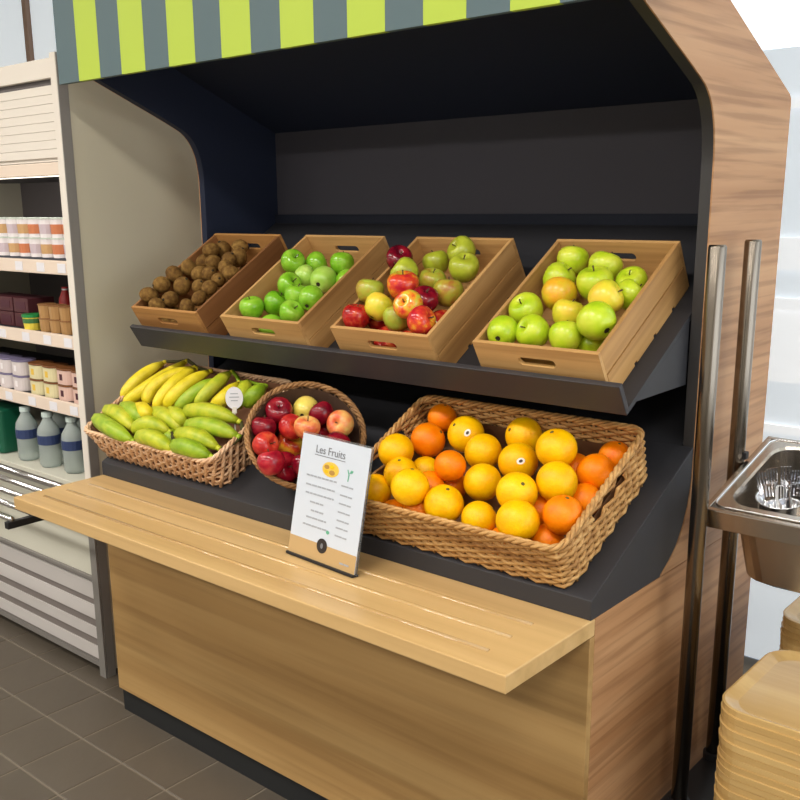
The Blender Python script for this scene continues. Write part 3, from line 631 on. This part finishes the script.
BL = {'back_yellow': ('five ripe yellow bananas lying across the back of the basket', ['ban_yel']*5), 'back_green': ('yellow-green bananas standing at the back beside the round tag', ['ban_green', 'ban_mid', 'ban_yel', 'ban_mid', 'ban_green']),
      'front_left': ('green bananas at the front left corner of the basket', ['ban_green', 'ban_mid', 'ban_green', 'ban_yel']), 'front_mid': ('short green-yellow bananas at the front middle of the basket', ['ban_mid', 'ban_mid', 'ban_mid', 'ban_mid', 'ban_green']),
      'front_right': ('green-yellow bananas at the front right corner of the basket', ['ban_mid', 'ban_green', 'ban_mid', 'ban_green'])}
for key, bs in BAN.items():
    cx = sum(p[1][0] for p in bs)/len(bs); cy = sum(p[1][1] for p in bs)/len(bs); off = Vector((cx, cy, .05))
    t = thing('banana_bunch', BL[key][0], 'bananas', LOM @ off, LR, 'banana bunches in the left basket')
    ends = [banana([Vector(p)-off for p in pts], mk, t, .0205 if key.startswith('back') else .0235) for pts, mk in zip(bs, BL[key][1])]
    cr = MB()
    for e0, e1 in zip(ends, ends[1:]): cr.tube([e0, (e0+e1)/2+Vector((0, .004, -.006)), e1], .0055, 6)
    cr.build('crown', 'ban_tip' if 'green' not in key else 'ban_green', t, smooth=True)
pt = thing('price_tag', 'white oval price tag on a pin among the bananas', 'price tag', LOM @ Vector((.474, .15, .10)), (math.radians(-8), 0, .75))
MB().tube([(0, 0, -.06), (0, 0, .03)], .0022, 6).build('pin', 'frwhite', pt)
MB().box(-.006, .006, -.003, .003, .018, .034).build('clip', 'frwhite', pt, bevel=.001)
ov = [(.023*math.cos(2*math.pi*k/24), .058+.029*math.sin(2*math.pi*k/24)) for k in range(24)]
MB().prism(ov, -.0015, .0015, 'Y').build('tag_card', 'ticket', pt)
pr_ = MB()
for z, a in ((.068, .010), (.059, .013), (.050, .009)): pr_.box(-a, a, -.0021, -.0015, z, z+.0025)
pr_.build('print', 'ink', pt)

# ================================================================== the sign on the ledge
sg = thing('menu_sign', 'white printed fruit price sign in a clear holder on the ledge', 'sign', (.988, .165, HT), (math.radians(-12), 0, -.075))
SW, SHH = .213, .275
MB().box(-SW/2-.001, SW/2+.001, -.007, .012, 0.0005, .0065).build('foot', 'black_plastic', sg, bevel=.001)
MB().box(-SW/2-.003, SW/2+.003, .0015, .0045, .004, SHH).build('holder', 'acrylic', sg)
MB().box(-SW/2, SW/2, -.0008, .0006, .006, SHH-.004).build('paper', 'paper', sg)
fy = (-.0016, -.0008)
MB().box(-SW/2, SW/2, *fy, .006, .045).build('kraft_band', 'kraft', sg)
lo = MB().prism([(.016*math.cos(2*math.pi*k/24)-.0, .042+.016*math.sin(2*math.pi*k/24)) for k in range(24)], -.0024, -.0016, 'Y').build('logo_disc', 'logo', sg)
MB().prism([(.004*math.cos(2*math.pi*k/12), .042+.006*math.sin(2*math.pi*k/12)) for k in range(12)], -.0029, -.0024, 'Y').build('logo_mark', 'ink_dark', lo)
def text(body, size, m, parent, loc, name='lettering'):
    c = bpy.data.curves.new('t', 'FONT'); c.body = body; c.size = size; c.align_x = 'CENTER'; c.extrude = .0003
    o = bpy.data.objects.new('t', c); COL.objects.link(o)
    dg = bpy.context.evaluated_depsgraph_get(); me = bpy.data.meshes.new_from_object(o.evaluated_get(dg)); bpy.data.objects.remove(o)
    me.materials.clear(); me.materials.append(MT[m]); q = link_mesh(name, me, parent, loc, (math.radians(90), 0, 0)); return q
text('Les Fruits', .024, 'ink_dark', sg, (-.012, -.0014, .236))
MB().box(-.060, .036, *fy, .2305, .232).build('underline', 'ink_dark', sg)
pc = MB().prism([(.026*math.cos(2*math.pi*k/20)-.005, .207+.016*math.sin(2*math.pi*k/20)) for k in range(20)], *fy, 'Y').build('fruit_picture', 'pic_y', sg)
for dx, dz, a, m in ((-.012, .004, .008, 'pic_b'), (.006, -.006, .009, 'pic_b'), (.004, .006, .007, 'orange_yel'), (-.012, -.006, .006, 'orange_yel')):
    MB().prism([(a*math.cos(2*math.pi*k/12)-.005+dx, .207+dz+.6*a*math.sin(2*math.pi*k/12)) for k in range(12)], -.0020, -.0016, 'Y').build('picture_spot', m, pc)
MB().add([(.046, -.0015, .216), (.051, -.0015, .206), (.050, -.0015, .192), (.053, -.0015, .192), (.054, -.0015, .207), (.049, -.0015, .217)], [(0, 1, 2, 3, 4, 5)]).add([(.053, -.0015, .209), (.062, -.0015, .211), (.065, -.0015, .216), (.058, -.0015, .217)], [(0, 1, 2, 3)]).build('leaf_mark', 'pic_g', sg)
rows = [(-.078, .018, .184), (-.076, .016, .164), (-.074, .016, .146), (-.056, -.012, .128), (-.050, -.010, .110), (-.062, .002, .094), (-.070, .010, .077)]
for a, b, z in rows:
    q = MB(); x = a
    while x < b:
        L = random.uniform(.008, .018); q.box(x, min(x+L, b), *fy, z-.0018, z+.0018); x += L+.0025
    q.build('print_line', 'ink', sg)
    MB().box(.034, .056, *fy, z-.0052, z-.0020).box(.058, .070, *fy, z-.0056, z-.0024).build('print_price', 'ink', sg)
MB().prism([(.012+.005*math.cos(2*math.pi*k/10), .074+.004*math.sin(2*math.pi*k/10)) for k in range(10)], -.0021, -.0016, 'Y').build('leaf_mark', 'pic_g', sg)
MB().box(.060, .072, *[v-.0008 for v in fy], .018, .0215).box(.074, .088, *[v-.0008 for v in fy], .018, .0215).build('band_print', 'ink', sg)

# ================================================================== the fridge
FX1 = -.209; FX0 = -1.75; FY = .37
fr = thing('refrigerated_cabinet', 'open-front refrigerated display cabinet with off-white frame and dark interior', 'fridge', ((FX0+FX1)/2, .75, 0))
def fp(mb, name, m, **k): return mb.build(name, m, fr, world=True, **k)
fp(MB().box(-.243, -.212, FY, FY+.03, 0, 1.927), 'corner_post', 'frwhite', bevel=.002)
fp(MB().box(-.212, FX1, FY+.002, FY+.034, .0, 1.925), 'post_side', 'frgrey')
fp(MB().box(-.243, FX1, FY-.006, FY, 0, .62), 'post_guard', 'frgrey', bevel=.001)
fp(MB().box(-.226, -.212, FY+.034, 1.12, .02, 1.92), 'side_panel', 'beige')
fp(MB().box(FX0, FX0+.03, FY, 1.12, .02, 1.92), 'side_panel', 'beige')
fp(MB().box(FX0+.03, -.226, 1.08, 1.12, .02, 1.92), 'back_lining', 'frdark')
fp(MB().box(FX0+.03, -.226, FY+.03, 1.08, 1.60, 1.625), 'canopy_lining', 'frdark')
fp(MB().box(-.229, -.226, FY+.03, 1.08, .66, 1.60), 'inner_side', 'frdark')
fp(MB().box(FX0, -.243, FY+.004, FY+.03, 1.86, 1.915), 'top_rail', 'frwhite', bevel=.002)
fp(MB().box(FX0+.03, -.226, FY+.034, 1.08, 1.90, 1.915), 'roof_panel', 'beige')
fp(MB().box(FX0, -.243, FY+.02, FY+.035, 1.843, 1.86), 'shadow_gap', 'frdark')
fp(MB().box(FX0+.06, -.26, FY+.04, FY+.07, 1.592, 1.599), 'added_lamp_strip', 'lamp')  # unseen lamp strip and its light, added to brighten the dark interior
fl_ = area('fridge_fill_light', ((FX0+FX1)/2, FY+.10, 1.585), (math.radians(25), 0, 0), 1.4, .04, 3.5, (1, .96, .92))
hd = fp(MB().box(FX0, -.243, FY+.016, FY+.03, 1.632, 1.843), 'blind_housing', 'frwhite')
for k in range(8):
    z = 1.642+k*.025
    MB().box(FX0, -.244, FY+.008, FY+.016, z, z+.0243).build('slat', 'frwhite', hd, bevel=.001).location = (0, 0, 0)
fp(MB().box(FX0, -.243, FY+.008, FY+.03, 1.592, 1.630), 'lower_frame', 'rail', bevel=.003)
for zt in (1.343, 1.116, .902):
    s = fp(MB().box(FX0+.03, -.245, FY+.03, .92, zt-.018, zt-.006), 'shelf', 'skirt')
    MB().box(FX0+.03, -.245, FY+.018, FY+.03, zt-.042, zt).build('price_rail', 'rail', s, bevel=.002)
    for x in (-.30, -.42, -.55, -.70, -.86):
        MB().box(x-.022, x+.022, FY+.0165, FY+.018, zt-.036, zt-.008).build('price_ticket', 'ticket', s)
fp(MB().box(FX0+.03, -.245, .345, 1.05, .645, .662), 'deck', 'frpale', bevel=.002)
gr = fp(MB().box(FX0+.03, -.245, .352, .365, .615, .645), 'deck_edge', 'frgrey')
fp(MB().box(FX0+.03, -.245, FY+.004, FY+.03, .345, .615), 'front_panel', 'frpale', bevel=.002)
fp(MB().box(FX0+.03, -.245, FY-.004, FY+.03, .332, .345), 'trim_strip', 'frgrey', bevel=.002)
fp(MB().box(FX0+.03, -.245, FY+.012, FY+.03, .323, .332), 'shadow_gap', 'frdark')
fp(MB().box(FX0+.03, -.245, FY+.010, FY+.03, .04, .323), 'grille_back', 'slatg')
for z0, z1 in ((.262, .321), (.190, .240), (.122, .162), (.050, .094)):
    fp(MB().box(FX0+.03, -.245, FY+.005, FY+.010, z0, z1), 'louvre_slat', 'slatw', bevel=.001)
fp(MB().box(FX0+.03, -.245, FY+.002, FY+.03, .026, .042), 'bottom_rail', 'frgrey')
fp(MB().box(FX0+.08, -.26, FY+.12, 1.05, 0, .026), 'kick_base', 'black_plastic')
# tray rail in front of it
rl = thing('tray_rail', 'five chrome tube tray slide in front of the fridge', 'tray rail', (-.9, .17, .655))
for y in (.298, .232, .166, .100, .034):
    MB().tube([(-1.72, y, .66), (-.085, y, .66)], .0085, 10).build('tube', 'chrome', rl, smooth=True, world=True)
for x in (-.095, -.9, -1.68):
    MB().box(x-.01, x+.01, .02, FY+.006, .632, .652).build('bracket', 'black_plastic', rl, world=True, bevel=.002)

# goods in the fridge
def cup_proto(r, h, body, lid, band=None, taper=.86, bh=(.25, .75), lidh=.004):
    o = MB().lathe([(0, 0), (r*taper, 0), (r, h)], 14).build('yoghurt_cup', body, None, smooth=False)
    MB().lathe([(0, h), (r*1.06, h), (r*1.06, h+lidh), (0, h+lidh)], 14).build('lid', lid, o)
    if band:
        f = lambda t: r*(taper+(1-taper)*t)+.0006
        MB().lathe([(f(bh[0])-.002, h*bh[0]), (f(bh[0]), h*bh[0]), (f(bh[1]), h*bh[1]), (f(bh[1])-.002, h*bh[1])], 14).build('label_band', band, o)
    return o
def place_copies(proto_list, spots, labeler, cat, group, name):
    used = set()
    for i, (p, pi) in enumerate(spots):
        pr = proto_list[pi]
        o = pr if pi not in used else copy_tree(pr)
        used.add(pi); o.name = name; o.location = p; tag(o, labeler(i), cat, group)
pr = [cup_proto(.031, .056, 'cup_white', 'foil', b, .9, (.2, .72)) for b in ('cup_ochre', 'cup_orange', 'cup_lilac')]
pat = [2, 1, 0, 2, 1, 0, 2, 0, 1, 2]
sp_ = [((-.290-.066*c, .43, 1.3495+.0605*l), pat[(c+l) % 10] if c != 1 else 1) for l in (0, 1) for c in range(10)]
place_copies(pr, sp_, lambda i: 'white printed yoghurt cup, top fridge shelf, %s tier, %s from the right' % (['lower', 'upper'][i//10], ORD[i % 10]), 'yoghurt', 'yoghurt cups on the top shelf', 'yoghurt_cup')
pr = [cup_proto(.028, .040, 'caramel', 'caramel_lid', None, .9)]
sp_ = [((-.300-.062*c, .435, 1.112+.0442*l), 0) for l in (0, 1) for c in range(4)]
place_copies(pr, sp_, lambda i: 'caramel dessert pot, second fridge shelf, %s tier, %s from the right' % (['lower', 'upper'][i//4], ORD[i % 4]), 'dessert pot', 'caramel pots on the second shelf', 'dessert_pot')
pr = [cup_proto(.032, .042, 'lemon', 'green_lid', 'leaf_film', .85, (.55, .9), .009)]
place_copies(pr, [((-.565, .425, 1.112), 0)], lambda i: 'green-lidded pot with yellow print beside the caramel pots', 'dessert pot', None, 'dessert_pot')
for k, (x, z) in enumerate([(-.66, 0), (-.76, 0), (-.86, 0), (-.66, .05), (-.76, .05), (-.86, .05)]):
    o = MB().box(-.046, .046, -.05, .05, 0, .048).build('carton', 'maroon', None, bevel=.002); o.location = (x, .49, 1.110+z)
    MB().box(-.03, .03, -.0512, -.05, .012, .036).build('carton_print', 'print_dark', o)
    tag(o, 'maroon carton on the second fridge shelf, %s tier, %s from the right' % (['lower', 'upper'][k//3], ORD[k % 3]), 'carton', 'maroon cartons')
for x, m, lb in ((-.51, 'red_film', 'small red wrapped packet standing behind the caramel pots'), (-.44, 'leaf_film', 'small green wrapped packet standing behind the caramel pots')):
    o = MB().lathe([(0, 0), (.022, 0), (.026, .05), (.022, .10), (.008, .128), (.012, .136), (0, .136)], 10).build('wrapped_packet', m, None, smooth=True); o.location = (x, .52, 1.110)
    MB().lathe([(.006, .124), (.0105, .126), (.0105, .130), (.006, .131)], 10).build('tie', 'ticket', o); tag(o, lb, 'packet')
def tub(body, lid, pm):
    o = MB().prism(rrect(-.040, .040, -.035, .035, .028, 5), 0, .046, 'Z').build('dessert_tub', body, None, bevel=.002)
    MB().prism(rrect(-.042, .042, -.037, .037, .030, 5), .046, .052, 'Z').build('lid', lid, o, bevel=.001)
    MB().box(-.007, .009, -.0356, -.035, .014, .034).build('print', pm, o)
    return o
tp = [tub('tub_cream', 'tub_lid', 'pic_y'), tub('tub_pink', 'tub_lid', 'print_dark'), tub('tub_lilac', 'lilac_lid', 'cup_white')]
sp_ = []; lbs = []
for l in (0, 1):
    for c, (x, k) in enumerate([(-.305, 1), (-.391, 1 if l == 0 else 1), (-.477, 0), (-.563, 0), (-.675, 2), (-.765, 2), (-.855, 2)]):
        sp_.append(((x, .440, .898+.0525*l), k)); lbs.append('%s dessert tub, third fridge shelf, %s tier, %s from the right' % (['cream', 'pink', 'lilac'][k], ['lower', 'upper'][l], ORD[c]))
place_copies(tp, sp_, lambda i: lbs[i], 'dessert tub', 'dessert tubs on the third shelf', 'dessert_tub')
def bottle():
    o = MB().lathe([(0, 0), (.031, 0), (.036, .008), (.036, .075), (.037, .08), (.037, .115), (.034, .130), (.020, .152), (.0155, .16), (.0155, .168), (0, .168)], 18).build('water_bottle', 'pet', None, smooth=True)
    MB().lathe([(.0355, .076), (.0376, .078), (.0376, .108), (.0355, .110)], 18).build('label', 'blue', o, smooth=False)
    MB().lathe([(0, .167), (.018, .167), (.018, .182), (0, .184)], 12).build('cap', 'bcap', o)
    return o
bp_ = bottle()
place_copies([bp_], [((-.375, .42, .663), 0), ((-.505, .41, .663), 0), ((-.645, .41, .663), 0), ((-.58, .50, .663), 0), ((-.32, .50, .663), 0), ((-.44, .51, .663), 0)],
             lambda i: ['clear water bottle with blue label, nearest the fridge post', 'clear water bottle with blue label, second from the fridge post', 'clear water bottle with blue label, third from the fridge post', 'clear water bottle in second row beside the green pack', 'clear water bottle in second row near the fridge post', 'clear water bottle in second row further from the post'][i], 'bottle', 'water bottles on the fridge deck', 'water_bottle')
o = MB().prism(rrect(-.085, .085, -.06, .06, .02, 4), 0, .155, 'Z').build('drink_pack', 'green_pack', None, bevel=.006); o.location = (-.86, .44, .663)
MB().box(-.07, .07, -.0612, -.06, .02, .085).build('pack_print', 'cyan', o); tag(o, 'dark green drinks pack with cyan print on the fridge deck', 'drinks pack')

# ================================================================== cutlery stand at the right end
PX = 1.622; cs = thing('cutlery_stand', 'stainless steel cutlery and tray stand with two tall tubes beside the oak side', 'cutlery stand', (1.86, .75, 0))
def cp(mb, name, m, **k): return mb.build(name, m, cs, world=True, **k)
for PX, y in ((1.640, .572), (1.620, .797)):
    cp(MB().lathe([(0, .25), (.0165, .25), (.0165, 1.414), (.0145, 1.418), (0, 1.418)], 18, Matrix.Translation((PX, y, 0))), 'tube', 'steel_warm', smooth=True)
    cp(MB().lathe([(.0, .2455), (.022, .2455), (.022, .262), (.0166, .264)], 18, Matrix.Translation((PX, y, 0))), 'collar', 'black_plastic')
for y in (.585, .765):
    cp(MB().lathe([(0, .25), (.0135, .25), (.0135, 1.05), (0, 1.05)], 18, Matrix.Translation((2.19, y, 0))), 'tube', 'steel_warm', smooth=True)
lsh = cp(MB().box(1.60, 2.22, .35, 1.22, .225, .245), 'lower_shelf', 'black_plastic', bevel=.003)
for x in (1.64, 2.18):
    for y in (.40, 1.16): cp(MB().lathe([(0, 0), (.02, 0), (.02, .01), (.012, .02), (.012, .225), (0, .225)], 14, Matrix.Translation((x, y, 0))), 'leg', 'steel_warm')
PM = Matrix.Translation((1.637, .592, .902)) @ RX(14)
fm = MB().box(0, .54, 0, .012, -.040, .002, PM).box(0, .012, .012, .335, -.040, .002, PM).box(0, .54, .335, .347, -.040, .002, PM).box(.528, .54, .012, .335, -.040, .002, PM)
cp(fm, 'pan_frame', 'steel', bevel=.0015)
for y in (.582, .797): cp(MB().box(1.630, 1.642, y-.006, y+.012, .908+.25*(y-.585), .924+.25*(y-.585)), 'clamp', 'black_plastic', bevel=.002)
pn = thing('steel_pan', 'deep stainless steel pan hung in the tilted frame, holding cutlery', 'pan', PM @ Vector((.27, .173, -.19)), (math.radians(14), 0, 0))
lp = [rrect(-.256, .256, -.159, .159, .02, 5), rrect(-.236, .236, -.139, .139, .045, 5), rrect(-.233, .233, -.136, .136, .045, 5), rrect(-.220, .220, -.123, .123, .05, 5), rrect(-.205, .205, -.108, .108, .05, 5)]
zs = [.1935, .1935, .188, .014, .0]
vs = []; fs = []; n_ = len(lp[0])
for l, z in zip(lp, zs): vs += [(p[0], p[1], z) for p in l]
for a in range(4): fs += [(a*n_+i, a*n_+(i+1) % n_, (a+1)*n_+(i+1) % n_, (a+1)*n_+i) for i in range(n_)]
fs.append(tuple(4*n_+i for i in range(n_)))
q = MB().add(vs, fs).build('pan_body', 'steel', pn, smooth=False); md = q.modifiers.new('solid', 'SOLIDIFY'); md.thickness = .0015
MB().tube([(x, y, .1945) for x, y in rrect(-.254, .254, -.157, .157, .02, 5)], .002, 6, closed=True).build('rolled_edge', 'chrome', pn, smooth=True)
PB = PM @ Matrix.Translation((.27, .173, -.19))
for c, (x, y, lb) in enumerate([(-.168, -.03, 'polished steel cup of forks at the left of the pan'), (-.062, -.045, 'polished steel cup of forks in the middle of the pan')]):
    t = thing('cutlery_cup', lb, 'cup', PB @ Vector((x, y, .002)), (math.radians(14), 0, 0), 'cutlery cups in the pan')
    MB().lathe([(0, .0), (.040, .0), (.046, .158), (.049, .161), (.049, .163), (.0445, .161), (.038, .003), (0, .003)], 24).build('cup_wall', 'chrome', t, smooth=True)
    for k in range(9):
        a = 2*math.pi*k/9+.3; rr_ = .022 if k % 2 else .030
        f = thing('fork', 'steel fork standing tines up in the %s cup, %s of nine' % (['left', 'middle'][c], ORD[k]), 'fork', PB @ Vector((x+rr_*.55*math.cos(a), y+rr_*.55*math.sin(a), .006)), (RX(14) @ Matrix.Rotation(math.radians(7*math.cos(a)), 4, 'Y') @ RX(-7*math.sin(a)) @ Matrix.Rotation(.6+.25*math.sin(3*k), 4, 'Z')).to_euler(), 'forks in the %s cup' % ['left', 'middle'][c])
        MB().tube([(0, 0, 0), (0, 0, .08), (0, 0, .16)], [.005, .0035, .0028], 6, flat=.35).build('handle', 'chrome', f, smooth=True)
        MB().prism([(-.003, .16), (.003, .16), (.010, .172), (.010, .178), (-.010, .178), (-.010, .172)], -.0008, .0008, 'Y').build('neck', 'chrome', f)
        for j in (-.0085, -.0028, .0028, .0085): MB().box(j-.0014, j+.0014, -.0008, .0008, .178, .208).build('tine', 'chrome', f)
# stacks of trays
def tray_mesh():
    w_, d_ = .45, .325; L_ = [rrect(.0012, w_-.0012, .0012, d_-.0012, .059), rrect(0, w_, 0, d_, .06), rrect(.004, w_-.004, .004, d_-.004, .057), rrect(.026, w_-.026, .026, d_-.026, .045)]
    zs = [0, .0126, .0134, .004]; vs = []; fs = []; n = len(L_[0])
    for l, z in zip(L_, zs): vs += [(p[0], p[1], z) for p in l]
    fs.append(tuple(range(n))[::-1])
    for a in range(3): fs += [(a*n+i, a*n+(i+1) % n, (a+1)*n+(i+1) % n, (a+1)*n+i) for i in range(n)]
    vs2 = len(vs); fs.append(tuple(3*n+i for i in range(n)))
    return MB().add(vs, fs).mesh('tray', MT['tray'])
TM = tray_mesh()
for s, (x, y, n, lb) in enumerate([(1.757, .404, 26, 'front'), (1.715, .835, 27, 'rear')]):
    for k in range(n):
        j = n-1-k
        o = link_mesh('tray', TM, None, (x+random.uniform(-.0015, .0015), y+random.uniform(-.0015, .0015), .2455+.0135*k))
        tag(o, 'blond wooden tray in the %s stack, %s' % (lb, 'topmost' if j == 0 else ORD[j]+' from the top'), 'tray', '%s stack of trays' % lb)
